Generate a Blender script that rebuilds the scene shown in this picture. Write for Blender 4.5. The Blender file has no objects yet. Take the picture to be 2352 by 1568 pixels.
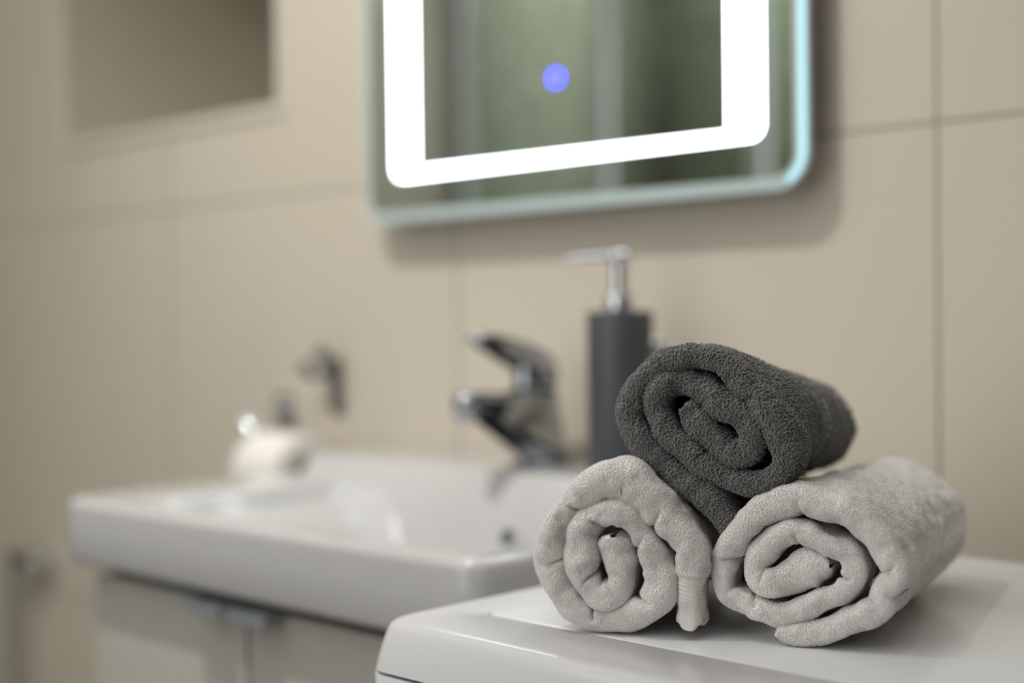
import bpy, bmesh, math, random
import numpy as np
from mathutils import Vector, Matrix
random.seed(4); RNG = np.random.RandomState(7)
C = bpy.context.scene.collection
PI = math.pi

# ------------------------------------------------------------------ camera
# world: x along the tiled wall, y towards the wall (wall face at y=1.136), z up from the floor
R = Vector((.7186, .6954, 0)).normalized(); F = Vector((-R.y, R.x, 0)); Z = Vector((0, 0, 1))
pitch = math.atan(56 / 3267); roll = math.radians(.716)
Fp = F * math.cos(pitch) - Z * math.sin(pitch); U = R.cross(Fp)
xc = R * math.cos(roll) - U * math.sin(roll); yc = U * math.cos(roll) + R * math.sin(roll)
cd = bpy.data.cameras.new('camera'); cam = bpy.data.objects.new('camera', cd); C.objects.link(cam)
m = Matrix((xc, yc, -Fp)).transposed().to_4x4(); m.translation = (0, 0, 1.04); cam.matrix_world = m
cd.sensor_width = 36; cd.lens = 50.0; cd.clip_start = .01
cd.dof.use_dof = True; cd.dof.focus_distance = .822; cd.dof.aperture_fstop = 2.1
bpy.context.scene.camera = cam

# ------------------------------------------------------------------ light and exposure
sc = bpy.context.scene
sc.view_settings.view_transform = 'Standard'; sc.view_settings.look = 'None'
sc.view_settings.gamma = 1; sc.view_settings.use_curve_mapping = False
sc.view_settings.exposure = 0.21
w = bpy.data.worlds.new('world'); sc.world = w; w.use_nodes = True
w.node_tree.nodes['Background'].inputs[0].default_value = (.9, .93, 1, 1)
w.node_tree.nodes['Background'].inputs[1].default_value = .02
def lamp(name, kind, loc, power, col, **k):
    d = bpy.data.lights.new(name, kind); d.energy = power; d.color = col
    for a, v in k.items(): setattr(d, a, v)
    o = bpy.data.objects.new(name, d); o.location = loc; C.objects.link(o); return o
KEY = (-1.0, .14, 2.46)
k_ = lamp('key_lamp', 'SPOT', KEY, 60, (1, .965, .92), shadow_soft_size=.022, spot_size=math.radians(72), spot_blend=1.0)
k_.rotation_euler = Vector((-.28, .95, -1.42)).to_track_quat('-Z', 'Y').to_euler()
lamp('ceiling_fill_lamp', 'AREA', (-1.05, -.1, 2.49), 16, (1, .985, .99), shape='RECTANGLE', size=2.9, size_y=2.3)  # added fill standing in for light bounced off the ceiling
lamp('shower_fill_lamp', 'AREA', (-2.2, -.9, 2.46), 5, (1, .98, .94), shape='DISK', size=.6)  # added fill, brightens the stone that the mirror reflects
f_ = lamp('front_fill_lamp', 'AREA', (-1.05, -1.33, 1.35), 9.5, (1, .985, .97), shape='RECTANGLE', size=1.5, size_y=1.7)  # added soft fill from behind the camera, not real daylight
f_.rotation_euler = (math.radians(90), 0, 0)

# ------------------------------------------------------------------ materials
def mat(name, col, rough=.5, metal=0, **k):
    m = bpy.data.materials.new(name); m.use_nodes = True
    b = m.node_tree.nodes['Principled BSDF']
    b.inputs['Base Color'].default_value = (*col, 1); b.inputs['Roughness'].default_value = rough
    b.inputs['Metallic'].default_value = metal
    for a, v in k.items(): b.inputs[a.replace('_', ' ')].default_value = v
    return m
def nodes(m): return m.node_tree.nodes, m.node_tree.links, m.node_tree.nodes['Principled BSDF']
def add_noise(m, scale, bump, amount=0, detail=3, dist=.001):
    N, L, b = nodes(m)
    tc = N.new('ShaderNodeTexCoord'); n = N.new('ShaderNodeTexNoise'); n.inputs['Scale'].default_value = scale
    n.inputs['Detail'].default_value = detail
    L.new(tc.outputs['Object'], n.inputs['Vector'])
    if bump:
        bp = N.new('ShaderNodeBump'); bp.inputs['Strength'].default_value = bump; bp.inputs['Distance'].default_value = dist
        L.new(n.outputs['Fac'], bp.inputs['Height']); L.new(bp.outputs['Normal'], b.inputs['Normal'])
    if amount:
        c = b.inputs['Base Color'].default_value[:]
        mx = N.new('ShaderNodeMix'); mx.data_type = 'RGBA'
        mx.inputs['A'].default_value = [x * (1 - amount) for x in c[:3]] + [1]
        mx.inputs['B'].default_value = [min(1, x * (1 + amount)) for x in c[:3]] + [1]
        L.new(n.outputs['Fac'], mx.inputs['Factor']); L.new(mx.outputs['Result'], b.inputs['Base Color'])
    return m
def tile_mat(name, base, grout, size, off, gw=.0028, axes='XZ', rough=.38):
    m = mat(name, base, rough); N, L, b = nodes(m)
    tc = N.new('ShaderNodeTexCoord'); sp = N.new('ShaderNodeSeparateXYZ'); L.new(tc.outputs['Object'], sp.inputs[0])
    outs = []
    for ax, o in zip(axes, off):
        a = N.new('ShaderNodeMath'); a.operation = 'SUBTRACT'; L.new(sp.outputs[ax], a.inputs[0]); a.inputs[1].default_value = o - size * .5
        f = N.new('ShaderNodeMath'); f.operation = 'FLOORED_MODULO'; L.new(a.outputs[0], f.inputs[0]); f.inputs[1].default_value = size
        s = N.new('ShaderNodeMath'); s.operation = 'SUBTRACT'; L.new(f.outputs[0], s.inputs[0]); s.inputs[1].default_value = size * .5
        q = N.new('ShaderNodeMath'); q.operation = 'ABSOLUTE'; L.new(s.outputs[0], q.inputs[0]); outs.append(q)
    mn = N.new('ShaderNodeMath'); mn.operation = 'MINIMUM'; L.new(outs[0].outputs[0], mn.inputs[0]); L.new(outs[1].outputs[0], mn.inputs[1])
    rp = N.new('ShaderNodeMapRange'); rp.inputs['From Min'].default_value = gw * .35; rp.inputs['From Max'].default_value = gw * .65
    L.new(mn.outputs[0], rp.inputs['Value'])
    n = N.new('ShaderNodeTexNoise'); n.inputs['Scale'].default_value = 6; n.inputs['Detail'].default_value = 5; L.new(tc.outputs['Object'], n.inputs['Vector'])
    t = N.new('ShaderNodeMix'); t.data_type = 'RGBA'
    t.inputs['A'].default_value = [c * .965 for c in base] + [1]; t.inputs['B'].default_value = [c * 1.035 for c in base] + [1]
    L.new(n.outputs['Fac'], t.inputs['Factor'])
    mx = N.new('ShaderNodeMix'); mx.data_type = 'RGBA'; mx.inputs['A'].default_value = (*grout, 1)
    L.new(rp.outputs[0], mx.inputs['Factor']); L.new(t.outputs['Result'], mx.inputs['B']); L.new(mx.outputs['Result'], b.inputs['Base Color'])
    bp = N.new('ShaderNodeBump'); bp.inputs['Distance'].default_value = .0015; bp.inputs['Strength'].default_value = .6
    L.new(rp.outputs[0], bp.inputs['Height']); L.new(bp.outputs['Normal'], b.inputs['Normal'])
    return m

M = {}
M['tile'] = tile_mat('beige_wall_tile', (.585, .535, .442), (.275, .255, .21), .6, (-.588, 1.2026))
M['tile_side'] = tile_mat('beige_side_tile', (.585, .535, .442), (.275, .255, .21), .6, (.536, 1.2026), axes='YZ')
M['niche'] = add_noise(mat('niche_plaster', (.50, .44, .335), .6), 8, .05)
M['trim'] = mat('cream_trim', (.61, .56, .49), .35)
M['floor'] = tile_mat('floor_tile', (.52, .48, .41), (.3, .28, .25), .6, (0, 0), axes='XY')
M['ceiling'] = add_noise(mat('white_ceiling', (.8, .78, .74), .9), 40, .1)
M['ceramic'] = mat('white_glazed_ceramic', (.53, .525, .518), .07)
M['chrome'] = mat('chrome', (.78, .79, .82), .035, 1)
M['steel'] = mat('brushed_steel', (.62, .63, .66), .28, 1)
M['door'] = mat('cream_lacquer', (.45, .44, .395), .35)
M['gap'] = mat('dark_gap', (.03, .03, .028), .8)
M['appliance'] = add_noise(mat('white_enamel', (.70, .695, .70), .24), 500, .02, dist=.0002)
M['lid'] = mat('white_worktop', (.80, .81, .815), .22)
M['mirror'] = mat('silvered_mirror', (.72, .78, .73), .012, 1)
M['bevel'] = mat('bevelled_glass_edge', (.58, .69, .68), .2, 0)
M['bottle'] = add_noise(mat('anthracite_ceramic', (.052, .056, .066), .42), 300, .05, dist=.0003)
M['paper'] = add_noise(mat('toilet_paper', (.82, .79, .74), .95), 120, .25)
M['box'] = mat('grey_back_box', (.34, .32, .36), .5)
M['black'] = mat('black_rubber', (.02, .02, .022), .6)
M['card'] = mat('cardboard', (.22, .17, .12), .9)
M['wood'] = add_noise(mat('dark_wood', (.045, .032, .025), .45), 12, .1, .2)
M['rim'] = mat('grey_glass_edge', (.42, .40, .47), .3)
M['frosted'] = mat('white_frosted_pane', (.8, .82, .84), .6)
M['tap'] = mat('tap_chrome', (.40, .42, .46), .04, 1)
M['gun'] = mat('dark_chrome', (.17, .18, .19), .25, 1)
M['tab'] = mat('grey_anodised_handle', (.34, .37, .41), .35, .3)
M['drain'] = mat('dark_overflow', (.03, .04, .02), .5)
def emit(name, col, s):
    m = mat(name, col, .4); b = m.node_tree.nodes['Principled BSDF']
    b.inputs['Emission Color'].default_value = (*col, 1); b.inputs['Emission Strength'].default_value = s; return m
M['led'] = emit('led_band', (.84, .93, 1), 10.0)
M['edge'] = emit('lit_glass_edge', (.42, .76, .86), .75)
M['blue'] = emit('blue_power_symbol', (.045, .05, 1.0), 9)
def stone():
    m = mat('mottled_green_stone', (.2, .2, .16), .75); N, L, b = nodes(m)
    tc = N.new('ShaderNodeTexCoord'); n = N.new('ShaderNodeTexNoise'); n.inputs['Scale'].default_value = 20; n.inputs['Detail'].default_value = 6; n.inputs['Roughness'].default_value = .6
    v = N.new('ShaderNodeTexVoronoi'); v.inputs['Scale'].default_value = 26
    L.new(tc.outputs['Object'], n.inputs['Vector']); L.new(tc.outputs['Object'], v.inputs['Vector'])
    a = N.new('ShaderNodeMath'); a.operation = 'MULTIPLY_ADD'; a.inputs[1].default_value = .35
    L.new(v.outputs['Distance'], a.inputs[0]); L.new(n.outputs['Fac'], a.inputs[2])
    r = N.new('ShaderNodeValToRGB'); r.color_ramp.elements[0].position = .45; r.color_ramp.elements[1].position = .85
    r.color_ramp.elements[0].color = (.20, .215, .16, 1); r.color_ramp.elements[1].color = (.46, .475, .375, 1)
    L.new(a.outputs[0], r.inputs[0]); L.new(r.outputs[0], b.inputs['Base Color']); return m
M['stone'] = stone()
M['glass'] = mat('shower_glass', (.93, .97, .96), .02, 0, Transmission_Weight=1.0, IOR=1.02)
M['alu'] = mat('satin_aluminium', (.60, .62, .66), .4, .6)

# ------------------------------------------------------------------ helpers
def link(name, me, m=None, parent=None, smooth=True, loc=None):
    o = bpy.data.objects.new(name, me); C.objects.link(o)
    if m: me.materials.append(m)
    if smooth: me.polygons.foreach_set('use_smooth', [True] * len(me.polygons))
    if parent: o.parent = parent
    if loc: o.location = loc
    return o
def from_bm(name, bm, m, parent=None, smooth=True, angle=40):
    bmesh.ops.recalc_face_normals(bm, faces=bm.faces)
    if smooth:
        for e in bm.edges:
            if len(e.link_faces) == 2 and e.calc_face_angle(0) > math.radians(angle): e.smooth = False
    me = bpy.data.meshes.new(name); bm.to_mesh(me); bm.free()
    return link(name, me, m, parent, smooth)
def tag(o, label, cat, group=None):
    o['label'] = label; o['category'] = cat
    if group: o['group'] = group
    return o
def struct(o): o['kind'] = 'structure'; return o
def empty(name, loc, label, cat):
    o = bpy.data.objects.new(name, None); o.location = loc; o.empty_display_size = .05; C.objects.link(o); return tag(o, label, cat)
def bbox(bm, x0, x1, y0, y1, z0, z1, bev=0, seg=3):
    vs = [bm.verts.new((x, y, z)) for x in (x0, x1) for y in (y0, y1) for z in (z0, z1)]
    fs = [bm.faces.new([vs[i] for i in q]) for q in ((0, 1, 3, 2), (4, 6, 7, 5), (0, 4, 5, 1), (2, 3, 7, 6), (0, 2, 6, 4), (1, 5, 7, 3))]
    if bev:
        es = list({e for f in fs for e in f.edges})
        bmesh.ops.bevel(bm, geom=es, offset=bev, segments=seg, profile=.5, affect='EDGES')
    return bm
def box(name, x0, x1, y0, y1, z0, z1, m, parent=None, bev=0, seg=3, off=(0, 0, 0)):
    bm = bmesh.new(); bbox(bm, x0 - off[0], x1 - off[0], y0 - off[1], y1 - off[1], z0 - off[2], z1 - off[2], bev, seg)
    return from_bm(name, bm, m, parent)
def lathe(bm, prof, cen=(0, 0, 0), axis='Z', n=48):
    rings = []
    for r, h in prof:
        ring = []
        for i in range(n):
            a = 2 * PI * i / n; p = (r * math.cos(a), r * math.sin(a), h)
            if axis == 'X': p = (p[2], p[0], p[1])
            if axis == 'Y': p = (p[0], p[2], p[1])
            ring.append(bm.verts.new((p[0] + cen[0], p[1] + cen[1], p[2] + cen[2])))
        rings.append(ring)
    for a, b in zip(rings, rings[1:]):
        for i in range(n): bm.faces.new((a[i], a[(i + 1) % n], b[(i + 1) % n], b[i]))
    for ring in (rings[0], rings[-1]): bm.faces.new(ring)
    return bm
def catmull(P, n):
    """resample a polyline of (any-dim) points smoothly at n equal arc steps"""
    P = np.asarray(P, float); Q = np.vstack([2 * P[0] - P[1], P, 2 * P[-1] - P[-2]]); out = []
    for i in range(len(P) - 1):
        p0, p1, p2, p3 = Q[i:i + 4]; t = np.linspace(0, 1, 24, endpoint=False)[:, None]
        out.append(.5 * (2 * p1 + (p2 - p0) * t + (2 * p0 - 5 * p1 + 4 * p2 - p3) * t ** 2 + (3 * p1 - p0 - 3 * p2 + p3) * t ** 3))
    S = np.vstack(out + [P[-1:]]); d = np.r_[0, np.cumsum(np.linalg.norm(np.diff(S[:, :2], axis=0), axis=1))]
    q = np.linspace(0, d[-1], n); return np.stack([np.interp(q, d, S[:, k]) for k in range(S.shape[1])], 1), q
def sweep(bm, path, n=24, steps=40, up=(1, 0, 0), power=2.0):
    """path rows: x,y,z,half width along `up`, half thickness across; tube with closed rounded ends"""
    P = np.asarray(path, float); Q = np.vstack([2 * P[0] - P[1], P, 2 * P[-1] - P[-2]]); S = []
    k = max(2, steps // (len(P) - 1))
    for i in range(len(P) - 1):
        p0, p1, p2, p3 = Q[i:i + 4]
        for t in np.linspace(0, 1, k, endpoint=False):
            S.append(.5 * (2 * p1 + (p2 - p0) * t + (2 * p0 - 5 * p1 + 4 * p2 - p3) * t ** 2 + (3 * p1 - p0 - 3 * p2 + p3) * t ** 3))
    S.append(P[-1]); S = np.array(S); T = np.gradient(S[:, :3], axis=0); T /= np.linalg.norm(T, axis=1)[:, None]
    up = np.array(up, float); rings = []
    secs = [(0, -1, .25), (0, -.8, .65), (0, -.45, .9)] + [(i, 0, 1) for i in range(len(S))] + [(len(S) - 1, .45, .9), (len(S) - 1, .8, .65), (len(S) - 1, 1, .25)]
    for i, e, sc_ in secs:
        t = T[i]; a = up - t * (up @ t); a /= np.linalg.norm(a); b = np.cross(t, a)
        c = S[i, :3] + t * e * min(S[i, 3], S[i, 4]) * .7
        ring = []
        for j in range(n):
            th = 2 * PI * j / n; cx, sx = math.cos(th), math.sin(th)
            cx = math.copysign(abs(cx) ** (2 / power), cx); sx = math.copysign(abs(sx) ** (2 / power), sx)
            ring.append(bm.verts.new(tuple(c + a * cx * S[i, 3] * sc_ + b * sx * S[i, 4] * sc_)))
        rings.append(ring)
    for a, b in zip(rings, rings[1:]):
        for j in range(n): bm.faces.new((a[j], a[(j + 1) % n], b[(j + 1) % n], b[j]))
    bm.faces.new(rings[0]); bm.faces.new(rings[-1]); return bm
def rrect(x0, x1, z0, z1, r, n=10):
    pts = []
    for cx, cz, a0 in ((x1 - r, z0 + r, -90), (x1 - r, z1 - r, 0), (x0 + r, z1 - r, 90), (x0 + r, z0 + r, 180)):
        for i in range(n + 1):
            a = math.radians(a0 + 90 * i / n); pts.append((cx + r * math.cos(a), cz + r * math.sin(a)))
    return pts
def loops_mesh(bm, rings, close_first=False, close_last=False):
    V = [[bm.verts.new(p) for p in r] for r in rings]; n = len(V[0])
    for a, b in zip(V, V[1:]):
        for i in range(n): bm.faces.new((a[i], a[(i + 1) % n], b[(i + 1) % n], b[i]))
    if close_first: bm.faces.new(V[0])
    if close_last: bm.faces.new(V[-1])
    return bm

# ------------------------------------------------------------------ the room
WY = 1.136; NX0, NX1, NZ0, NZ1 = -2.071, -1.521, 1.326, 1.8
XL, XR, YB, H = -2.75, .9, -1.35, 2.5
bm = bmesh.new()
xs = [XL - .1, NX0, NX1, XR + .1]; zs = [0, NZ0, NZ1, H]
for i in range(3):
    for j in range(3):
        if i == 1 and j == 1: continue
        bbox(bm, xs[i], xs[i + 1], WY, WY + .6, zs[j], zs[j + 1])
bmesh.ops.remove_doubles(bm, verts=bm.verts, dist=1e-5)
# drop the faces shared by neighbouring blocks
seen = {}
for f in list(bm.faces):
    k = tuple(round(c, 4) for c in f.calc_center_median()); seen.setdefault(k, []).append(f)
bmesh.ops.delete(bm, geom=[f for v in seen.values() if len(v) > 1 for f in v], context='FACES_ONLY')
struct(from_bm('wall_back', bm, M['tile'], smooth=False))
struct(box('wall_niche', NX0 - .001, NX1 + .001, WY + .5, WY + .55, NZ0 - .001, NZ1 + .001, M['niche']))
bm = bmesh.new()
rr = lambda d, y: [(x, y, z) for x, z in ((NX0 - d, NZ0 - d), (NX1 + d, NZ0 - d), (NX1 + d, NZ1 + d), (NX0 - d, NZ1 + d))]
loops_mesh(bm, [rr(.0005, WY - .0003), rr(.0005, WY - .003), rr(.002, WY - .0045), rr(.0155, WY - .0045), rr(.017, WY - .003), rr(.017, WY - .0003)])
struct(from_bm('trim_niche', bm, M['trim']))
struct(box('wall_left', XL - .1, XL, -.45, WY, 0, H, M['tile_side']))
struct(box('wall_shower_side', XL - .1, XL, YB, -.45, 0, H, M['stone']))
struct(box('wall_front', XL - .1, XR + .1, YB - .1, YB, 0, H, M['stone']))
struct(box('wall_right', XR, XR + .1, YB, WY, 0, H, M['tile_side']))
struct(box('dark_reflection_panel', XR - .04, XR - .001, -1.15, .75, 0, 2.15, M['wood'], None, .004))  # unseen dark panel added so the tap has something dark to reflect
struct(box('floor', XL - .1, XR + .1, YB - .1, WY + .1, -.1, 0, M['floor']))
struct(box('ceiling', XL - .1, XR + .1, YB - .1, WY + .1, H, H + .1, M['ceiling']))

bm = bmesh.new()
wr = lambda d, y: [(x, y, z) for x, z in ((-1.82 + d, .48 + d), (-.28 - d, .48 + d), (-.28 - d, 2.22 - d), (-1.82 + d, 2.22 - d))]
loops_mesh(bm, [wr(-.05, YB + .001), wr(-.05, YB + .03), wr(0, YB + .03), wr(0, YB + .004)])
loops_mesh(bm, [wr(0, YB + .004)], True)
struct(from_bm('fill_lamp_frame', bm, M['frosted'], None, False))  # made-up frame and pane around the front fill lamp, out of view
# shower screen seen in the mirror only
t = empty('shower_screen', (-2.2, -.45, 0), 'glass shower screen with aluminium posts in front of mottled tiles, reflected in the mirror', 'shower screen')
for x in (-2.728, -2.241, -1.793, -1.345):
    box('post', x - .02 + 2.2, x + .02 + 2.2, -.015, .015, 0, 2.0, M['alu'], t, .002)
for a, b in ((-2.706, -2.263), (-2.219, -1.815), (-1.771, -1.367)):
    box('glass_panel', a + 2.2, b + 2.2, -.003, .003, .02, 1.98, M['glass'], t)
box('top_rail', -2.74 + 2.2, -1.33 + 2.2, -.018, .018, 2.0, 2.03, M['alu'], t, .002)

# recessed lamp fittings in the ceiling
def downlight(x, y, label):
    t = empty('ceiling_downlight', (x, y, H), label, 'ceiling light')
    bm = bmesh.new(); lathe(bm, [(.030, -.004), (.030, -.0005), (.048, -.0005), (.047, -.005), (.031, -.009), (.030, -.004)], n=40)
    from_bm('ring', bm, M['chrome'], t)
    return t
downlight(-1.0, .14, 'small chrome ceiling downlight above the open floor before the basin')

# ------------------------------------------------------------------ mirror
MX0, MX1, MZ0, MZ1 = -1.303, -.692, 1.152, 1.95; MY = 1.096
t = empty('illuminated_mirror', ((MX0 + MX1) / 2, MY, MZ0), 'rounded rectangular mirror with a bright white light band, hung on the beige tiles', 'mirror')
ox, oz = (MX0 + MX1) / 2, MZ0
def ring(d, y, r=.034, dz=None):
    return [(x - ox, y - MY, z - oz) for x, z in rrect(MX0 + d, MX1 - d, MZ0 + d, MZ1 - d, max(r - d, .004))]
bm = bmesh.new(); loops_mesh(bm, [ring(.012, MY)], True); from_bm('mirror_glass', bm, M['mirror'], t, False)
bm = bmesh.new(); loops_mesh(bm, [ring(.012, MY), ring(.0005, MY + .0022), ring(0, MY + .003)]); from_bm('bevelled_edge', bm, M['bevel'], t)
bm = bmesh.new(); loops_mesh(bm, [ring(0, MY + .003), ring(0, MY + .0095), ring(.012, MY + .0095)], False, True); from_bm('glass_rim', bm, M['rim'], t)
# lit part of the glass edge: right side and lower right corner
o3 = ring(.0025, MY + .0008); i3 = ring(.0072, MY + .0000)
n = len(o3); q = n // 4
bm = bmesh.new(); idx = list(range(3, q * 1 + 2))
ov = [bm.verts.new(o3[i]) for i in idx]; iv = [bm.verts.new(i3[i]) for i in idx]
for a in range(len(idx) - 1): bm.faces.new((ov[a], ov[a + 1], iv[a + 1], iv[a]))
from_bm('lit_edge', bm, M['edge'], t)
box('back_box', MX0 + .045, MX1 - .03, MY + .0096, WY - .0005, MZ0 + .04, MZ1 - .03, M['box'], t, off=(ox, MY, oz))
L0, L1, L2, L3 = -1.246, -1.210, -.776, -.739; LZ0, LZ1 = 1.2005, 1.2095
top = MZ1 - .04
def lring(x0, x1, z0, z1, r, y): return [(x - ox, y - MY, z - oz) for x, z in rrect(x0, x1, z0, z1, r)]
bm = bmesh.new(); loops_mesh(bm, [lring(L0, L3, LZ0, top, .014, MY - .0012), lring(L1, L2, LZ1, top - .03, .006, MY - .0012)])
from_bm('light_band', bm, M['led'], t, False)
# blue power symbol: ring with a gap and a bar
bx, bz = -.9925 - ox, 1.2870 - oz
bm = bmesh.new(); K = 28
vo = []; vi = []
for i in range(K + 1):
    a = math.radians(115 + 310 * i / K)
    sq = (abs(math.cos(a)) ** 3.2 + abs(math.sin(a)) ** 3.2) ** (-1 / 3.2)
    vo.append(bm.verts.new((bx + .0078 * sq * math.cos(a), -.0006, bz + .0072 * sq * math.sin(a)))); vi.append(bm.verts.new((bx + .0058 * sq * math.cos(a), -.0006, bz + .0054 * sq * math.sin(a))))
for i in range(K): bm.faces.new((vo[i], vo[i + 1], vi[i + 1], vi[i]))
v = [bm.verts.new((bx + a, -.0006, bz + b)) for a, b in ((-.0009, .001), (.0009, .001), (.0009, .0085), (-.0009, .0085))]; bm.faces.new(v)
from_bm('touch_button', bm, M['blue'], t, False)

# ------------------------------------------------------------------ wash basin
BX0, BX1, BY0, BY1, ZR = -1.315, -.722, .706, 1.134, .8656
def sst(x): x = np.clip(x, 0, 1); return x * x * (3 - 2 * x)
def spaced(a, b, n, e=.014, k=8):
    return np.r_[a + e * (1 - np.cos(np.linspace(0, PI / 2, k, endpoint=False))), np.linspace(a + e, b - e, n), (b - e * (1 - np.cos(np.linspace(0, PI / 2, k, endpoint=False))))[::-1]]
ub = spaced(BX0, BX1, 150); vb = spaced(BY0, BY1, 120)
UU, VV = np.meshgrid(ub, vb, indexing='ij')
rc = .022; hx, hy = (BX1 - BX0) / 2, (BY1 - BY0) / 2; cx, cy = (BX0 + BX1) / 2, (BY0 + BY1) / 2
X = UU - cx; Y = VV - cy
qx = np.abs(X) - (hx - rc); qy = np.abs(Y) - (hy - rc); cor = (qx > 0) & (qy > 0)
ln = np.hypot(np.maximum(qx, 1e-9), np.maximum(qy, 1e-9)); mxq = np.maximum(qx, qy)
k = np.where(cor, np.maximum(mxq, 1e-9) / ln, 1)
X = np.where(cor, np.sign(X) * ((hx - rc) + qx * k), X); Y = np.where(cor, np.sign(Y) * ((hy - rc) + qy * k), Y)
e = np.minimum(rc - np.where(cor, mxq, -1e9) if False else np.where(cor, rc - mxq, 1e9), np.minimum(hx - np.abs(UU - cx), hy - np.abs(VV - cy)))
XX, YY = X + cx, Y + cy
rf = .009; ef = np.clip(e, 0, rf); fil = rf - np.sqrt(np.maximum(rf ** 2 - (rf - ef) ** 2, 0))
# bowl
sx = (.14 * sst((UU + 1.222) / .022) + .86 * sst((UU + 1.212) / .17)) * sst(((BX1 - .022) - UU) / .075)
sy = sst((VV - (BY0 + .022)) / .07) * sst((1.008 - VV) / .055)
bowl = .105 * sx ** .8 * sy ** .8
led = .020 * sst((VV - (1.000 + .0)) / .024)
ZZ = ZR + led - bowl - fil - .003 * sst((BX0 + .05 - UU) / .05) * 0
bm = bmesh.new(); nu, nv = UU.shape
G = [[bm.verts.new((XX[i, j], YY[i, j], ZZ[i, j])) for j in range(nv)] for i in range(nu)]
for i in range(nu - 1):
    for j in range(nv - 1): bm.faces.new((G[i][j], G[i + 1][j], G[i + 1][j + 1], G[i][j + 1]))
edge = [G[i][0] for i in range(nu)] + [G[-1][j] for j in range(1, nv)] + [G[i][-1] for i in range(nu - 2, -1, -1)] + [G[0][j] for j in range(nv - 2, 0, -1)]
prev = edge
for zz, ins in ((ZR - .03, 0), (ZR - .058, .001), (ZR - .0635, .0035), (ZR - .064, .008), (ZR - .064, .03)):
    cur = []
    for vtx in edge:
        dx, dy = vtx.co.x - cx, vtx.co.y - cy
        cur.append(bm.verts.new((cx + dx * (1 - ins / hx), cy + dy * (1 - ins / hy), zz)))
    for a in range(len(edge)): bm.faces.new((prev[a], prev[(a + 1) % len(edge)], cur[(a + 1) % len(edge)], cur[a]))
    prev = cur
basin = from_bm('wash_basin', bm, M['ceramic'], angle=80)
tag(basin, 'white glazed ceramic wash basin with a wide shallow bowl, set on the cream cabinet', 'wash basin')
bm = bmesh.new(); lathe(bm, [(.0008, -.001), (.0052, -.001), (.0062, .0), (.0062, .004), (.0052, .004), (.0052, .0009), (.0008, .0009)], n=32)
o = from_bm('overflow_hole', bm, M['drain'], basin); o.location = (-.951, .9745, .828); o.rotation_euler = (math.radians(62), 0, 0); o.scale = (1, 1.25, 1)
bm = bmesh.new(); lathe(bm, [(.001, .0), (.024, .0), (.030, .002), (.031, .0), (.031, -.006)], n=40)
o = from_bm('drain_plug', bm, M['chrome'], basin); o.location = (-1.0, .85, .7625)

# ------------------------------------------------------------------ vanity cabinet
t = empty('vanity_cabinet', (-1.017, .9, 0), 'cream two-door bathroom cabinet under the white basin', 'cabinet')
CO = (-1.017, .9, 0); CZ = .8015; DY = .732
def cb(name, x0, x1, y0, y1, z0, z1, m, bev=.001, par=t): return box(name, x0, x1, y0, y1, z0, z1, m, par, bev, 2, CO)
bm = bmesh.new()
for a in ((-1.298, -1.282, DY + .018, 1.134, .1, CZ), (-.754, -.738, DY + .018, 1.134, .1, CZ), (-1.282, -.754, DY + .03, 1.134, .1, .116), (-1.282, -.754, 1.12, 1.134, .116, .74)):
    bbox(bm, a[0] - CO[0], a[1] - CO[0], a[2] - CO[1], a[3] - CO[1], a[4], a[5], .0008, 1)
from_bm('body', bm, M['door'], t)
cb('plinth', -1.28, -.756, DY + .05, 1.12, 0, .0995, M['door'])
for x0, x1, hx0, hx1, nm in ((-1.298, -1.0395, -1.100, -1.046, 'left'), (-1.0345, -.738, -1.036, -.981, 'right')):
    d = cb('door', x0, x1, DY, DY + .017, .105, CZ - .014, M['door'], .0015)
    bm = bmesh.new()
    bbox(bm, hx0 - CO[0], hx1 - CO[0], DY - .024 - CO[1], DY + .012 - CO[1], CZ - .0135, CZ - .011, .0008, 2)
    bbox(bm, hx0 - CO[0], hx1 - CO[0], DY - .024 - CO[1], DY - .0215 - CO[1], CZ - .021, CZ - .011, .0008, 2)
    h = from_bm('handle', bm, M['tab'], d)

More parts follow.
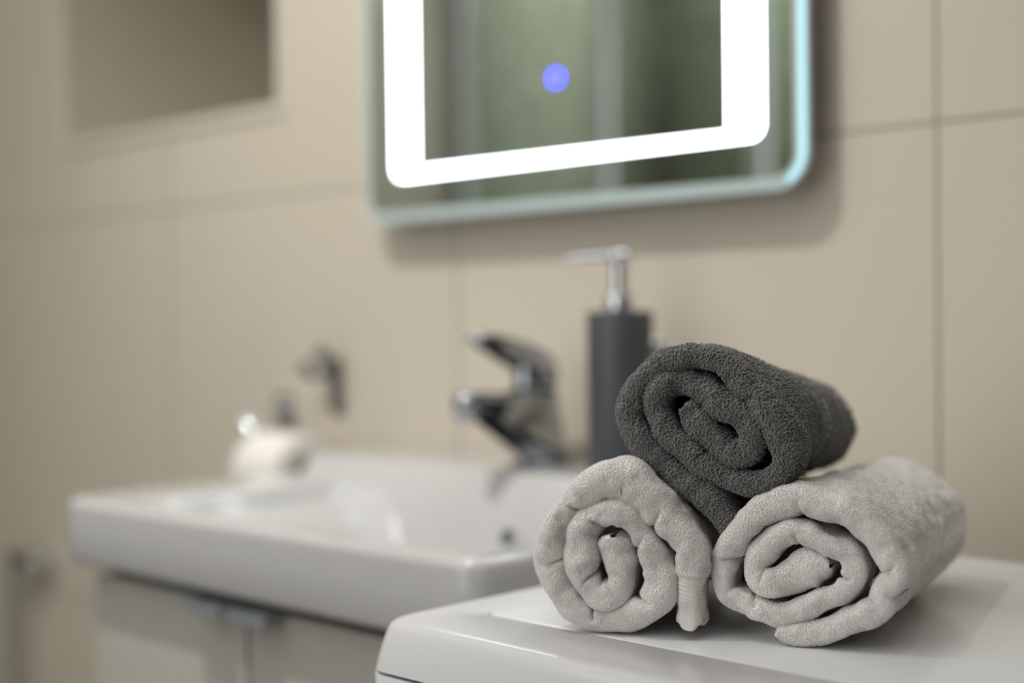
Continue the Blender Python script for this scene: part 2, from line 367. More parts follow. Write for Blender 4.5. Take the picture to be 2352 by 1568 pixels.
# ------------------------------------------------------------------ faucet
FO = (-1.0, 1.072, ZR + .0203)
t = empty('basin_faucet', FO, 'chrome single-lever mixer tap standing on the back ledge of the basin', 'faucet')
def fp(f, z, w_, h_, x=0): return (x, -f * .001, z * .001, w_ * .001, h_ * .001)
bm = bmesh.new()
lathe(bm, [(.001, 0), (.031, 0), (.032, .002), (.031, .0045), (.0285, .006), (.001, .006)], n=40)
from_bm('base_ring', bm, M['tap'], t)
def side_shape(name, pts, hw, bev, m, par, taper=None, insd=.01):
    """closed side outline (mm forward, mm up) given a width across and soft edges"""
    P = np.array(pts + pts[:1], float); Q = np.vstack([P[-2], P, P[1]]); S = []
    for i in range(len(P) - 1):
        p0, p1, p2, p3 = Q[i:i + 4]
        for t in np.linspace(0, 1, 5, endpoint=False):
            S.append(.5 * (2 * p1 + (p2 - p0) * t + (2 * p0 - 5 * p1 + 4 * p2 - p3) * t ** 2 + (3 * p1 - p0 - 3 * p2 + p3) * t ** 3))
    S = np.array(S) * .001; T = np.roll(S, -1, 0) - np.roll(S, 1, 0); T /= np.linalg.norm(T, axis=1)[:, None]
    Nn = np.stack([T[:, 1], -T[:, 0]], 1)
    if ((S - S.mean(0)) * Nn).sum() < 0: Nn = -Nn
    rings = []
    for a in list(np.linspace(-90, 0, 8)) + list(np.linspace(0, 90, 8)):
        r = math.radians(a); ins = insd * (1 - abs(math.cos(r)) ** 1.3); w_ = np.full(len(S), hw)
        if taper: w_ = hw * np.interp(S[:, 0], np.array(taper[0]) * .001, taper[1])
        bv = bev * w_ / hw; xs_ = (w_ - bv) * (1 if a > 0 or (a == 0 and len(rings) >= 8) else -1) + bv * math.sin(r)
        rings.append([(xs_[k], -(S[k, 0] - Nn[k, 0] * ins), S[k, 1] - Nn[k, 1] * ins) for k in range(len(S))])
    bm = bmesh.new(); loops_mesh(bm, rings, True, True); return from_bm(name, bm, m, par, angle=75)
side_shape('body', [(-5, 88), (-10, 68), (-15, 44), (-19, 20), (-22, 3), (-15, 1), (3, 1), (17, 1), (21, 14), (30, 32), (45, 46), (66, 54), (90, 58.5), (110, 62), (117, 67), (115, 76), (105, 81), (76, 80), (50, 79), (30, 83), (12, 90)], .0245, .018, M['tap'], t, ([-20, -4, 20, 40, 110], [1.15, .98, .46, .5, .52]), .0085)
bm = bmesh.new(); lathe(bm, [(.001, 0), (.0098, 0), (.011, .002), (.011, .014), (.001, .014)], (0, -.1055, .0515), n=32)
from_bm('aerator', bm, M['steel'], t)
bm = bmesh.new(); lathe(bm, [(.001, .0), (.0165, .0), (.0165, .012), (.0145, .024), (.010, .031), (.001, .033)], (0, -.014, .082), n=36)
from_bm('cartridge_cap', bm, M['tap'], t)
side_shape('lever', [(-10, 86), (-10, 102), (-1, 117), (22, 128), (50, 135), (76, 138), (90, 138), (97, 134.5), (93, 130), (74, 126), (52, 119), (35, 111), (20, 104), (4, 97), (-1, 88)], .0205, .015, M['tap'], t, ([-10, 5, 35, 90], [1.1, 1.0, .72, .5]), .0052)

# ------------------------------------------------------------------ soap dispenser
t = empty('soap_dispenser', (-.868, 1.045, ZR + .0203), 'tall dark grey pump soap dispenser with a chrome head, behind the stacked towels', 'soap dispenser')
bm = bmesh.new(); r = .0315; hb = .1585
lathe(bm, [(.001, 0), (r - .004, 0), (r - .001, .001), (r, .004), (r, hb - .003), (r - .001, hb - .0006), (r - .003, hb), (.014, hb), (.001, hb)], n=64)
from_bm('bottle', bm, M['bottle'], t)
bm = bmesh.new(); lathe(bm, [(.001, hb), (.0145, hb), (.0148, hb + .001), (.0148, hb + .013), (.0135, hb + .0155), (.0095, hb + .017), (.001, hb + .017)], n=40)
from_bm('collar', bm, M['chrome'], t)
bm = bmesh.new(); lathe(bm, [(.001, hb + .015), (.0088, hb + .015), (.0088, hb + .045), (.0118, hb + .046), (.0128, hb + .048), (.0128, hb + .0545), (.011, hb + .0565), (.001, hb + .0572)], n=40)
from_bm('pump_stem', bm, M['chrome'], t)
bm = bmesh.new(); a = hb + .0515; dx, dy = -.69, -.72
sweep(bm, [(0, 0, a, .0068, .0038), (dx * .018, dy * .018, a, .0062, .0034), (dx * .036, dy * .036, a - .0008, .0058, .0034), (dx * .050, dy * .050, a - .003, .0048, .0028)], 20, 30, up=(.72, -.69, 0))
from_bm('nozzle', bm, M['chrome'], t)

# ------------------------------------------------------------------ things on the wall
t = empty('toilet_paper_holder', (-1.425, WY, .855), 'chrome holder on the wall carrying the toilet paper roll', 'toilet paper holder')
bm = bmesh.new(); bbox(bm, -.105, -.065, -.006, -.0003, .050, .090, .0025, 3); from_bm('wall_plate', bm, M['chrome'], t)
bm = bmesh.new(); sweep(bm, [(-.085, -.004, .070, .005, .005), (-.085, -.040, .073, .005, .005), (-.081, -.068, .0665, .0055, .0055), (-.0725, -.076, .0567, .0095, .0095), (-.0575, -.076, .0393, .0095, .0095), (-.052, -.0755, .022, .0055, .0055), (-.047, -.073, .004, .005, .005), (-.03, -.071, -.004, .005, .005), (.05, -.071, -.004, .005, .005)], 16, 90, up=(.3, .2, 1)); from_bm('arm', bm, M['chrome'], t)
t = empty('toilet_paper_roll', (-1.425, WY - .071, .851), 'white toilet paper roll on its chrome wall holder, left of the basin ledge', 'toilet paper')
bm = bmesh.new(); prof = [(.021, -.045), (.046, -.045), (.0485, -.0435), (.049, -.041), (.049, .041), (.0485, .0435), (.046, .045), (.021, .045), (.021, -.045)]
lathe(bm, prof[:-1], axis='X', n=56)
for f in [f for f in bm.faces if len(f.verts) > 8]: bm.faces.remove(f)
from_bm('paper', bm, M['paper'], t)
bm = bmesh.new(); lathe(bm, [(.0208, -.0445), (.0208, .0445), (.0196, .0445), (.0196, -.0445)], axis='X', n=40)
for f in [f for f in bm.faces if len(f.verts) > 8]: bm.faces.remove(f)
from_bm('cardboard_core', bm, M['card'], t)

t = empty('robe_hook', (-1.405, WY, .965), 'small chrome double hook on the wall above the toilet paper', 'hook')
bm = bmesh.new(); bbox(bm, -.009, .009, -.006, -.0003, -.045, .028, .003, 3); from_bm('back_plate', bm, M['gun'], t)
for s in (-1, 1):
    bm = bmesh.new(); sweep(bm, [(s * .003, -.004, .012, .005, .005), (s * .012, -.02, .004, .0045, .0045), (s * .02, -.03, .006, .0045, .0045), (s * .023, -.034, .016, .009, .009)], 14, 30, up=(0, .3, 1)); from_bm('prong', bm, M['gun'], t)
bm = bmesh.new(); sweep(bm, [(0, -.004, .018, .005, .005), (0, -.018, .024, .005, .005), (0, -.028, .033, .010, .010)], 14, 24, up=(1, 0, 0)); from_bm('knob', bm, M['gun'], t)

t = empty('wall_knob', (-.897, WY, 1.010), 'tiny chrome knob on the tiles just right of the soap dispenser', 'hook')  # only a small plain wall knob, no hook shape
bm = bmesh.new(); lathe(bm, [(.001, -.0003), (.008, -.0003), (.008, -.003), (.004, -.006), (.004, -.016), (.009, -.019), (.010, -.024), (.007, -.029), (.001, -.030)], axis='Y', n=28); from_bm('knob', bm, M['tab'], t)

t = empty('wall_valve', (-2.17, WY, .655), 'small chrome valve with a dark hanging hose on the wall at the far left', 'valve')
bm = bmesh.new(); lathe(bm, [(.001, -.0003), (.024, -.0003), (.024, -.003), (.012, -.007), (.012, -.035), (.001, -.036)], axis='Y', n=32); from_bm('body', bm, M['chrome'], t)
bm = bmesh.new(); lathe(bm, [(.001, -.012), (.014, -.012), (.016, -.008), (.016, .010), (.013, .014), (.001, .015)], (.028, -.032, 0), axis='X', n=28); from_bm('handle', bm, M['chrome'], t)
bm = bmesh.new(); lathe(bm, [(.001, -.02), (.010, -.02), (.010, .02), (.001, .021)], (-.03, -.032, 0), axis='X', n=28); from_bm('connector', bm, M['black'], t)
bm = bmesh.new(); sweep(bm, [(-.03, -.032, 0, .009, .009), (-.045, -.034, -.05, .008, .008), (-.05, -.034, -.2, .008, .008), (-.04, -.03, -.35, .008, .008), (.02, -.028, -.45, .008, .008)], 16, 60, up=(0, 1, .1)); from_bm('hose', bm, M['steel'], t)

# ------------------------------------------------------------------ washing machine
MZ = .85; wx0, wx1, wy0, wy1 = -.687, -.087, .592, 1.035
WO = (-.387, .81, 0)
t = empty('washing_machine', WO, 'white front-loading washing machine in the right foreground carrying the rolled towels', 'washing machine')
def slab(name, prof, m, parent, plan_r=.02, inset=None):
    """rings of a rounded plan rectangle; prof rows: z, outset front, outset sides"""
    rings = []
    for z, of, os_ in prof:
        x0, x1, y0, y1 = wx0 - os_, wx1 + os_, wy0 - of, wy1
        rr_ = plan_r; pts = []
        for cx_, cy_, a0, rq in ((x1 - rr_, y0 + rr_, -90, rr_), (x1 - .004, y1 - .004, 0, .004), (x0 + .004, y1 - .004, 90, .004), (x0 + rr_, y0 + rr_, 180, rr_)):
            for i in range(9):
                a = math.radians(a0 + 90 * i / 8); pts.append((cx_ + rq * math.cos(a) - WO[0], cy_ + rq * math.sin(a) - WO[1], z))
        rings.append(pts)
    bm = bmesh.new(); return bm, rings
# top frame with rounded shoulders and the upper control panel flaring forwards
gx0, gx1, gy0, gy1 = -.648, -.126, .640, 1.018
prof = [(.8220, .0215, .0), (.829, .0190, .0), (.836, .0160, .0), (.842, .0128, 0), (.8460, .0104, -.0002), (.8478, .0088, -.0008), (.8490, .0068, -.0018), (.8498, .0040, -.0034), (.850, .0010, -.0060)]
bm, rings = slab('control_panel', prof, None, None, .022)
n = len(rings[0])
def hole(z, d):
    pts = []
    for cx_, cy_, a0 in ((gx1 - .01, gy0 + .01, -90), (gx1 - .01, gy1 - .01, 0), (gx0 + .01, gy1 - .01, 90), (gx0 + .01, gy0 + .01, 180)):
        for i in range(9):
            a = math.radians(a0 + 90 * i / 8); rr_ = .01 - d; pts.append((cx_ + rr_ * math.cos(a) - WO[0] , cy_ + rr_ * math.sin(a) - WO[1], z))
    return pts
rings += [hole(.850, -.0006), hole(.8497, 0), hole(.846, 0)]
loops_mesh(bm, rings); from_bm('top_frame', bm, M['appliance'], t, angle=60)
bm = bmesh.new(); loops_mesh(bm, [hole(.840, .0007), hole(.8496, .0007), hole(.8499, .0011)], False, True); from_bm('worktop_lid', bm, M['lid'], t)
bm, rings = slab('body', [(.0, .0, 0), (.06, .004, 0), (.5, .012, 0), (.79, .0215, 0), (.8190, .0222, 0), (.8198, .0212, -.001), (.8198, .004, -.02)], None, None, .022)
loops_mesh(bm, rings, True); from_bm('cabinet_body', bm, M['appliance'], t, angle=60)
bm, rings = slab('seam', [(.810, .0180, -.004), (.824, .0180, -.004)], None, None, .022)
loops_mesh(bm, rings); from_bm('seam', bm, M['gap'], t)
bm = bmesh.new(); lathe(bm, [(.125, -.01), (.165, -.01), (.170, -.02), (.160, -.035), (.130, -.04), (.125, -.03), (.125, -.01)], (0, wy0 - WO[1] - .004, .42), axis='Y', n=56); from_bm('door_ring', bm, M['steel'], t)
bm = bmesh.new(); lathe(bm, [(.001, -.028), (.08, -.026), (.124, -.018)], (0, wy0 - WO[1] - .008, .42), axis='Y', n=56); from_bm('door_glass', bm, mat('dark_door_glass', (.02, .02, .03), .05), t)

# ------------------------------------------------------------------ rolled towels
def vnoise(x, y, seed):
    r = np.random.RandomState(seed); T = r.rand(256, 256)
    xi, yi = np.floor(x).astype(int), np.floor(y).astype(int); fx, fy = x - xi, y - yi
    fx = fx * fx * (3 - 2 * fx); fy = fy * fy * (3 - 2 * fy); g = lambda a, b: T[a % 256, b % 256]
    return (g(xi, yi) * (1 - fx) + g(xi + 1, yi) * fx) * (1 - fy) + (g(xi, yi + 1) * (1 - fx) + g(xi + 1, yi + 1) * fx) * fy - .5
def loops(x, y, seed, jit=.8, asp=1.5, fat=1.75):
    """height of terry loops: a jittered lattice of oval bumps turned at random, with random heights"""
    r = np.random.RandomState(seed); n = 512; JX, JY, HH = (r.rand(n, n) - .5) * jit, (r.rand(n, n) - .5) * jit, r.rand(n, n)
    TH = r.rand(n, n) * PI; CT, ST = np.cos(TH), np.sin(TH); ra, rb = fat / math.sqrt(asp), fat * math.sqrt(asp)
    xi, yi = np.floor(x).astype(int), np.floor(y).astype(int); best = np.zeros(x.shape)
    for a in (-1, 0, 1):
        for b in (-1, 0, 1):
            cx_, cy_ = xi + a, yi + b; i, j = cx_ % n, cy_ % n
            dx, dy = x - cx_ - .5 - JX[i, j], y - cy_ - .5 - JY[i, j]
            u, v = dx * CT[i, j] + dy * ST[i, j], -dx * ST[i, j] + dy * CT[i, j]
            best = np.maximum(best, (.5 + .5 * HH[i, j]) * np.sqrt(np.clip(1 - (u * u * ra + v * v * rb), 0, 1)))
    return best
def loop_arches(P, Nn, Ts, Tw, a, hgt, r, seed):
    """little yarn arches standing on the cloth: K loops, each a bent tube; returns verts, quads"""
    g = np.random.RandomState(seed); K = len(P); th = g.rand(K, 1) * PI; sc_ = .75 + .5 * g.rand(K, 1)
    d = np.cos(th) * Ts + np.sin(th) * Tw; l = np.cross(Nn, d); l /= np.maximum(np.linalg.norm(l, axis=1, keepdims=True), 1e-9)
    lean = (g.rand(K, 1) - .5) * 1.0 * hgt * l + (g.rand(K, 1) - .5) * .7 * hgt * d
    tt = np.linspace(.12, PI - .12, 6); V = []
    for t in tt:
        c = P + d * (a * sc_) * math.cos(t) + Nn * (hgt * sc_ * math.sin(t) - .35 * hgt) + lean * math.sin(t)
        o = d * math.cos(t) * 1.0 + Nn * math.sin(t)                    # outward in the arch plane
        for k in range(4):
            ph = PI / 4 + k * PI / 2; V.append(c + (o * math.cos(ph) + l * math.sin(ph)) * r * (.8 + .35 * math.sin(t)))
    V = np.stack(V, 1); n = len(tt) * 4; Q = []
    for i in range(len(tt) - 1):
        for k in range(4): Q.append((i * 4 + k, i * 4 + (k + 1) % 4, i * 4 + 4 + (k + 1) % 4, i * 4 + 4 + k))
    Q = np.array(Q)[None] + (np.arange(K) * n)[:, None, None]
    return V.reshape(-1, 3), Q.reshape(-1, 4)
def mesh_from_grid(name, P, rows, cols_full, ca, outer_rows, extra=None):
    """quads of grid P[rows, cols]; columns past ca only for outer_rows; extra = (verts, quads) joined on"""
    ns, nc, _ = P.shape; I = np.arange(ns * nc).reshape(ns, nc)
    A = np.stack([I[:-1, :-1], I[1:, :-1], I[1:, 1:], I[:-1, 1:]], -1)
    keep = np.zeros(A.shape[:2], bool); keep[rows[0]:rows[1], :ca] = True
    lo, hi = max(rows[0], outer_rows[0]), min(rows[1], outer_rows[1])
    if hi > lo: keep[lo:hi, :cols_full] = True
    Q = A[keep]; used, inv = np.unique(Q.ravel(), return_inverse=True); V = P.reshape(-1, 3)[used]; inv = inv.ravel()
    if extra is not None:
        inv = np.r_[inv, extra[1].ravel() + len(V)]; V = np.vstack([V, extra[0]])
    nq = len(inv) // 4; me = bpy.data.meshes.new(name)
    me.vertices.add(len(V)); me.vertices.foreach_set('co', V.ravel())
    me.loops.add(len(inv)); me.loops.foreach_set('vertex_index', inv.astype(np.int32))
    me.polygons.add(nq); me.polygons.foreach_set('loop_start', np.arange(0, nq * 4, 4, dtype=np.int32)); me.polygons.foreach_set('loop_total', np.full(nq, 4, np.int32))
    me.polygons.foreach_set('use_smooth', np.ones(nq, bool)); me.update(calc_edges=True); return me

def towel(name, O, yaw, pts, n_out, e0, e1, L, cell, amp, seed, m, crumple=.0016, stripes=(), hem=None, droop=0, step=.00024, core_in=.0, fat=1.05, yarn=(.001, .6, .8, .3), tail=(0, .052), creases=()):
    """a roll: the sheet's edge spiral (mm: x, z, half thickness) swept back, its outer turn easing into a soft tube"""
    P = np.array(pts) * .001
    tot = np.linalg.norm(np.diff(P[:, :2], axis=0), axis=1).sum(); ns = int(tot / step)
    S, q = catmull(P, ns)
    ker = np.ones(9) / 9; Sx = S.copy()
    for k_ in range(3): Sx[:, k_] = np.convolve(np.pad(S[:, k_], 4, 'edge'), ker, 'valid')
    S = Sx; T = np.gradient(S[:, :2], axis=0); T /= np.linalg.norm(T, axis=1)[:, None]
    # outward normal: the tail starts outside; choose the side pointing away from the roll's centre on the outer turn
    N_ = np.stack([T[:, 1], -T[:, 0]], 1); cen = np.array(e0[:2]) * .001
    mid = int(ns * .25)
    if (N_[mid] @ (S[mid, :2] - cen)) < 0: N_ = -N_
    h = S[:, 2] * fat * (1 + .22 * vnoise(q / .016, np.zeros(ns), seed + 20))
    end = np.clip(np.minimum(q / .0035, (q[-1] - q) / .004), 0, 1); h *= np.sqrt(np.clip(1 - (1 - end) ** 2, .02, 1)) if not hem else np.where(q < .02, .72 + .28 * end, np.sqrt(np.clip(1 - (1 - end) ** 2, .02, 1)))
    # index where the outer turn stops being exposed
    d = np.r_[0, np.cumsum(np.linalg.norm(np.diff(P[:, :2], axis=0), axis=1))]; so = int(ns * d[n_out] / d[-1])
    # profile columns: (side coordinate -1..1, depth, flag)
    D0 = .035; inn = np.arange(.020, 0, -step); arc = np.linspace(0, PI, int(PI * .007 / step * 1.0))
    out = np.arange(0, D0, step); body = D0 + np.cumsum(np.linspace(step * 1.3, .0016, int((L - D0) / ((.0016 + step * 1.3) / 2))))
    capn = np.linspace(0, PI / 2 * .97, 14)[1:]
    cs = np.cos(arc); cs = np.sign(cs) * np.abs(cs) ** .86; sn = np.sin(arc) ** .86
    side = np.r_[np.full(len(inn), -1.), -cs, np.full(len(out) + len(body) + len(capn), 1.)]
    fr = np.r_[np.zeros(len(inn)), sn, np.zeros(len(out) + len(body) + len(capn))]
    dep = np.r_[inn, np.zeros(len(arc)), out, body, L + .018 * np.sin(capn)]
    capk = np.r_[np.ones(len(inn) + len(arc) + len(out) + len(body)), np.cos(capn)]
    ca = len(inn) + len(arc) + len(out) - 1; nc = len(side)
    hh = h[:, None]
    rimd = .0100                                                     # the rim is a soft half round
    front = (1 - fr)[None, :] * np.minimum(hh * 1.15, rimd)
    wob = vnoise(q / .022, np.zeros(ns), seed) * .004 + vnoise(q / .009, np.zeros(ns), seed + 1) * .0015
    wob = wob[:, None] + core_in * (q / q[-1])[:, None]
    a = dep[None, :] + front + wob * np.exp(-dep[None, :] / .02)
    pinch = 1 - .25 * sst(dep / .02) * (side < 0)                     # layers thin out inside the roll
    sd = side[None, :] * hh * pinch[None, :]
    px = S[:, 0:1] + N_[:, 0:1] * sd; pz = S[:, 1:2] + N_[:, 1:2] * sd
    # body ellipse
    tt = np.clip(a / L, 0, 1); E0, E1 = np.array(e0) * .001, np.array(e1) * .001
    ecx, ecz, erx, erz = [E0[k_] + (E1[k_] - E0[k_]) * tt for k_ in range(4)]
    ang = np.arctan2((pz - cen[1]) / E0[3], (px - cen[0]) / E0[2]); ang = ang[:, [len(inn) + len(arc)]] if True else ang
    turn = np.interp(np.arange(ns), [0, so * .82, so], [1.0, .985, .90])[:, None]
    wr = 1 + .03 * vnoise(ang * 3 + 10, a / .05, seed + 5) + .015 * vnoise(ang * 9 + 10, a / .02, seed + 6)
    ex = ecx + erx * np.cos(ang) * turn * wr * capk[None, :]; ez = ecz + erz * np.sin(ang) * turn * wr * capk[None, :]
    slow = np.where(q < tail[0], tail[1], .052); slow = np.convolve(np.pad(slow, 40, 'edge'), np.ones(81) / 81, 'valid')
    bl = sst((dep[None, :] - .004) / slow[:, None]) * (side[None, :] > .99) * (np.arange(ns)[:, None] < so + 2)
    px = px * (1 - bl) + ex * bl; pz = pz * (1 - bl) + ez * bl
    G3 = np.stack([px, a, pz], -1)
    ds = np.gradient(G3, axis=0); dw = np.gradient(G3, axis=1)
    Nn = np.cross(ds, dw); Nn /= np.maximum(np.linalg.norm(Nn, axis=-1, keepdims=True), 1e-12)
    c = len(inn) + len(arc) // 2
    if np.mean(Nn[:, c, 1]) > 0: Nn = -Nn
    W_ = np.r_[0, np.cumsum(np.linalg.norm(np.diff(G3[int(so * .5)], axis=0), axis=1))][None, :] + np.zeros((ns, 1)); Q_ = q[:, None] + np.zeros((1, nc))
    wx = vnoise(Q_ / .006, W_ / .006, seed + 9) * .0016; wy = vnoise(Q_ / .006, W_ / .006, seed + 10) * .0016
    T1 = loops((Q_ + wx) / cell[0], (W_ + wy) / cell[1], seed + 2)
    Aa = np.ones_like(Q_); Extra = np.zeros_like(Q_)
    for c0, wdt, dp in stripes:
        g = np.exp(-((a - c0) / wdt) ** 2); Extra -= dp * g; 
    if hem:
        s1, s2 = hem; kk = sst((Q_ - s2) / .004); Aa *= kk
        Extra += (1 - kk) * (Q_ > s1) * .00018 * np.cos((Q_ - s1 + W_ * .1) / .0024 * 2 * PI) + (1 - kk) * (-.0012)
        Extra -= (Q_ < s1) * .0004
    big = vnoise(Q_ / .013, W_ / .013, seed + 3) * crumple * 2 + vnoise(Q_ / .006, W_ / .007, seed + 4) * crumple
    dens = np.interp(np.arange(nc), [0, ca, nc - 1], [1, 1, .6])[None, :]
    for qc, dp in creases:                                            # sharp folds where the thick sheet buckles
        Extra -= dp * np.exp(-np.abs((Q_ - qc * q[-1] - (W_ - .02) * .25) / .0016) ** 1.4) * sst((.35 - side[None, :]) / .7) * sst((W_ - W_[:, [len(inn)]] + .012) / .006)
    disp = T1 * amp * Aa * dens + Extra + big
    G3 = G3 + Nn * disp[..., None] * (capk[None, :, None] > .2)
    G3[..., 2] = np.maximum(G3[..., 2], (MZ + .0004 - O[2]))          # nothing sinks into the worktop
    # terry loops
    ds = np.gradient(G3, axis=0); dw = np.gradient(G3, axis=1)
    N2 = np.cross(ds, dw); N2 /= np.maximum(np.linalg.norm(N2, axis=-1, keepdims=True), 1e-12)
    if np.mean((N2 * Nn).sum(-1)) < 0: N2 = -N2
    unit = lambda v: v / np.maximum(np.linalg.norm(v, axis=-1, keepdims=True), 1e-12)
    wl = W_[0]; sp = yarn[0]; pc = []; g = np.random.RandomState(seed + 60)
    c_lo, c_mid = int(np.searchsorted(dep * (side < 0) * -1, -.011)), len(inn) + len(arc) + int(.010 / step)
    def scatter(w0, w1, q1, spc):
        nq_, nw = int(q1 / spc), int((w1 - w0) / spc)
        A_, B_ = np.meshgrid((np.arange(nq_) + .5) * spc, w0 + (np.arange(nw) + .5) * spc, indexing='ij')
        A_ = A_ + (g.rand(*A_.shape) - .5) * spc * .8; B_ = B_ + (g.rand(*B_.shape) - .5) * spc * .8
        i = np.clip((A_ / q[-1] * (ns - 1)).astype(int), 0, ns - 1).ravel(); j = np.clip(np.searchsorted(wl, B_.ravel()), 0, nc - 1); return i, j
    parts_ = [scatter(wl[c_lo], wl[c_mid], q[-1], sp), scatter(wl[c_mid], wl[int(np.searchsorted(dep * (side > 0), .075))], q[so], sp * 1.1), scatter(wl[int(np.searchsorted(dep * (side > 0), .075))], wl[int(np.searchsorted(dep * (side > 0), L))], q[so], sp * 1.9)]
    i = np.concatenate([p[0] for p in parts_]); j = np.concatenate([p[1] for p in parts_]); far = np.r_[np.zeros(len(parts_[0][0]) + len(parts_[1][0])), np.ones(len(parts_[2][0]))] > 0
    ok = np.ones(len(i), bool)
    if hem: ok &= q[i] > hem[1] + .001
    for c0, wdt, dp in stripes: ok &= np.abs(a[i, j] - c0) > wdt * .8
    i, j, far = i[ok], j[ok], far[ok]; ex_ = []
    for sel, k_ in ((~far, 1.0), (far, 1.5)):
        if sel.sum(): ex_.append(loop_arches(G3[i[sel], j[sel]], N2[i[sel], j[sel]], unit(ds[i[sel], j[sel]]), unit(dw[i[sel], j[sel]]), yarn[1] * .001 * k_, yarn[2] * .001 * (1 if k_ == 1 else 1.1), yarn[3] * .001 * k_, seed + 70))
    off = 0; EV, EQ = [], []
    for v_, q_ in ex_: EV.append(v_); EQ.append(q_ + off); off += len(v_)
    extra = (np.vstack(EV), np.vstack(EQ)); extra[0][:, 2] = np.maximum(extra[0][:, 2], MZ + .0003 - O[2])
    hrow = int(np.searchsorted(q, hem[1] + .002)) if hem else 0
    me = mesh_from_grid(name, G3, (hrow, ns - 1), nc - 1, ca, (0, so), extra)
    o = link(name, me, m, smooth=False)
    o.location = O; o.rotation_euler = (0, 0, math.atan2(R.y, R.x) - math.radians(yaw))
    if hem:
        me2 = mesh_from_grid('woven_border', G3, (0, hrow), nc - 1, ca, (0, so)); link('woven_border', me2, M['hem'], o, False)
    return o
def terry(name, col, sheen, sub=0):
    m = mat(name, col, .95, Sheen_Weight=sheen, Sheen_Roughness=.5)
    if sub: nodes(m)[2].inputs['Subsurface Weight'].default_value = sub; nodes(m)[2].inputs['Subsurface Radius'].default_value = (.004, .003, .002); nodes(m)[2].inputs['Subsurface Scale'].default_value = 1
    return add_noise(m, 1400, .5, .12, 2, .0006)
M['white_terry'] = terry('white_terry', (.99, .93, .875), .7)
M['dark_terry'] = terry('charcoal_terry', (.215, .212, .205), .5)
M['hem'] = add_noise(mat('woven_hem', (.78, .75, .71), .8), 900, .3, .05)
RT = [(-11.2, 5.0, 5.5), (3.8, 7.2, 6.2), (18.5, 11.5, 6.1), (33.0, 17.8, 6.1), (45.8, 25.3, 6.7), (48.0, 35.5, 7.1), (56.5, 45.3, 7.0), (50.3, 56.1, 7.4), (42.6, 66.3, 7.4), (33.5, 74.3, 7.5), (19.1, 80.6, 7.5), (0.8, 83.0, 8.0), (-13.5, 80.4, 8.4), (-25.7, 72.4, 8.1), (-36.6, 59.9, 7.8), (-44.5, 46.7, 7.4), (-46.2, 33.1, 6.7), (-42.4, 25.2, 6.3), (-31.6, 21.7, 6.3), (-18.6, 18.3, 6.6), (-7.3, 16.8, 6.9), (3.9, 21.0, 6.5), (15.0, 27.0, 6.1), (25.2, 33.6, 5.7), (31.8, 43.4, 5.7), (28.3, 52.5, 5.7), (20.4, 57.7, 5.6), (9.5, 62.1, 6.1), (-1.6, 64.3, 6.5), (-11.4, 61.5, 6.9), (-21.3, 53.5, 7.3), (-26.7, 45.0, 6.0), (-23.8, 37.1, 6.3), (-13.9, 34.9, 7.0), (-3.3, 39.4, 9.5), (5.6, 44.4, 10.5), (13.7, 46.4, 7.6), (18.8, 46.8, 4.3)]
LT = [(50.5, 5.5, 9.5), (51.3, 22.4, 9.5), (52.0, 38.7, 9.0), (52.0, 52.0, 8.5), (46.6, 61.2, 9.5), (37.8, 70.7, 9.6), (26.8, 81.8, 10.2), (16.4, 90.3, 10.5), (11.7, 92.4, 10.8), (-0.7, 90.8, 10.9), (-13.5, 81.7, 10.2), (-25.0, 71.2, 9.5), (-32.0, 58.5, 9.2), (-33.3, 45.2, 9.2), (-30.8, 32.8, 8.2), (-25.6, 22.0, 8.0), (-16.6, 12.9, 7.9), (-3.2, 7.8, 7.8), (10.3, 10.0, 8.1), (22.9, 16.5, 8.6), (31.8, 26.3, 9.3), (33.7, 37.9, 8.6), (28.4, 50.6, 7.9), (21.2, 63.2, 6.8), (13.9, 71.7, 6.5), (5.1, 73.6, 6.5), (-4.7, 70.3, 6.7), (-13.0, 62.1, 8.6), (-14.7, 51.0, 9.4), (-14.0, 40.8, 9.4), (-11.1, 30.0, 8.6), (-3.7, 22.4, 8.2), (6.0, 25.0, 8.5), (9.1, 34.7, 9.2), (7.7, 45.5, 10.3), (6.7, 54.1, 9.7), (6.0, 59.2, 6.9)]
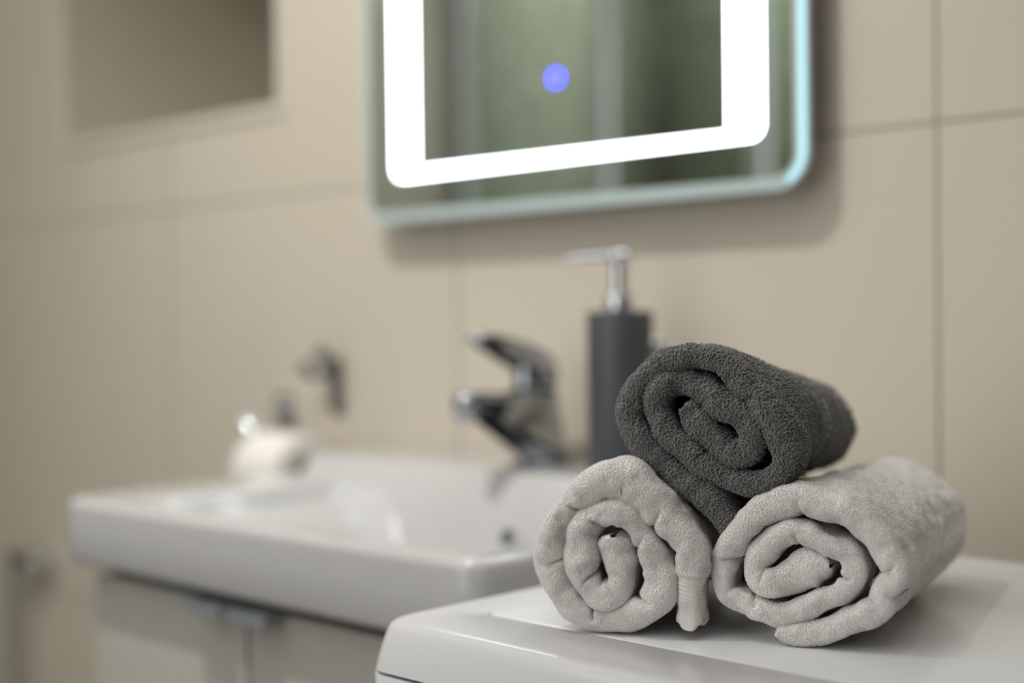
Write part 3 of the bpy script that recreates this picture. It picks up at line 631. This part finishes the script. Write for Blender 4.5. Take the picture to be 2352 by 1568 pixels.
DT = [(6.4, -63.8, 5.3), (1.8, -54.1, 7.7), (-10.0, -41.5, 8.5), (-24.5, -32.0, 7.9), (-38.2, -21.6, 8.2), (-48.0, -10.9, 7.8), (-52.9, 1.6, 7.6), (-52.7, 13.4, 7.2), (-45.1, 24.5, 7.0), (-31.9, 33.9, 6.6), (-17.2, 38.6, 6.6), (-2.8, 37.0, 7.0), (8.1, 31.0, 7.8), (18.2, 21.1, 8.3), (28.9, 9.9, 8.3), (37.2, -2.7, 9.0), (41.7, -15.4, 9.0), (39.3, -26.0, 7.9), (31.6, -34.2, 7.2), (20.0, -36.5, 6.7), (5.9, -33.2, 6.7), (-8.3, -25.3, 6.8), (-21.0, -15.6, 7.1), (-30.7, -5.8, 7.4), (-36.3, 5.0, 7.2), (-36.2, 15.2, 6.6), (-28.7, 22.3, 6.7), (-17.4, 23.1, 6.6), (-6.2, 17.8, 7.5), (4.8, 9.6, 8.1), (15.7, 2.9, 7.2), (21.0, -6.1, 6.7), (19.4, -15.3, 7.0), (11.5, -20.0, 7.4), (2.9, -15.7, 7.8), (-5.7, -6.7, 8.3), (-13.6, 2.3, 8.3), (-19.1, 9.2, 5.5)]
o = towel('rolled_towel', (-.4458, .6905, .85), 28, RT, 19, (3, 46, 56, 46), (4, 43, 50, 43), .215, (.0016, .0016), .0002, 11, M['white_terry'], yarn=(.00078, .35, .46, .19), creases=((.19, .002), (.34, .0025), (.47, .003), (.56, .002), (.70, .003), (.80, .0025), (.9, .002)))
tag(o, 'white terry towel rolled up, the right one under the dark towel, on the washing machine', 'towel', 'rolled towels')
o = towel('rolled_towel', (-.5475, .6403, .85), 18, LT, 19, (6, 48, 50, 48), (14, 43, 50, 42), .20, (.0016, .0016), .0002, 31, M['white_terry'], yarn=(.00078, .35, .46, .19), creases=((.16, .003), (.31, .004), (.40, .003), (.50, .0035), (.585, .004), (.68, .003), (.77, .0035), (.86, .003)), hem=(.013, .030))
tag(o, 'white terry towel rolled up with a loose hemmed flap, left of the other white one', 'towel', 'rolled towels')
o = towel('rolled_towel', (-0.4946, 0.6806, 0.9768), 25, DT, 19, (-3, 1, 52, 42), (0, -19, 39, 33), .205, (.003, .003), .0005, 51, M['dark_terry'], yarn=(.00140, .72, 1.5, .40), fat=.95, tail=(.055, .16), creases=((.40, .003), (.62, .003), (.8, .002)), stripes=((.058, .003, .0016), (.085, .003, .0016), (.110, .004, .001)))
tag(o, 'charcoal grey terry towel rolled up, resting on top of two white towels', 'towel', 'rolled towels')
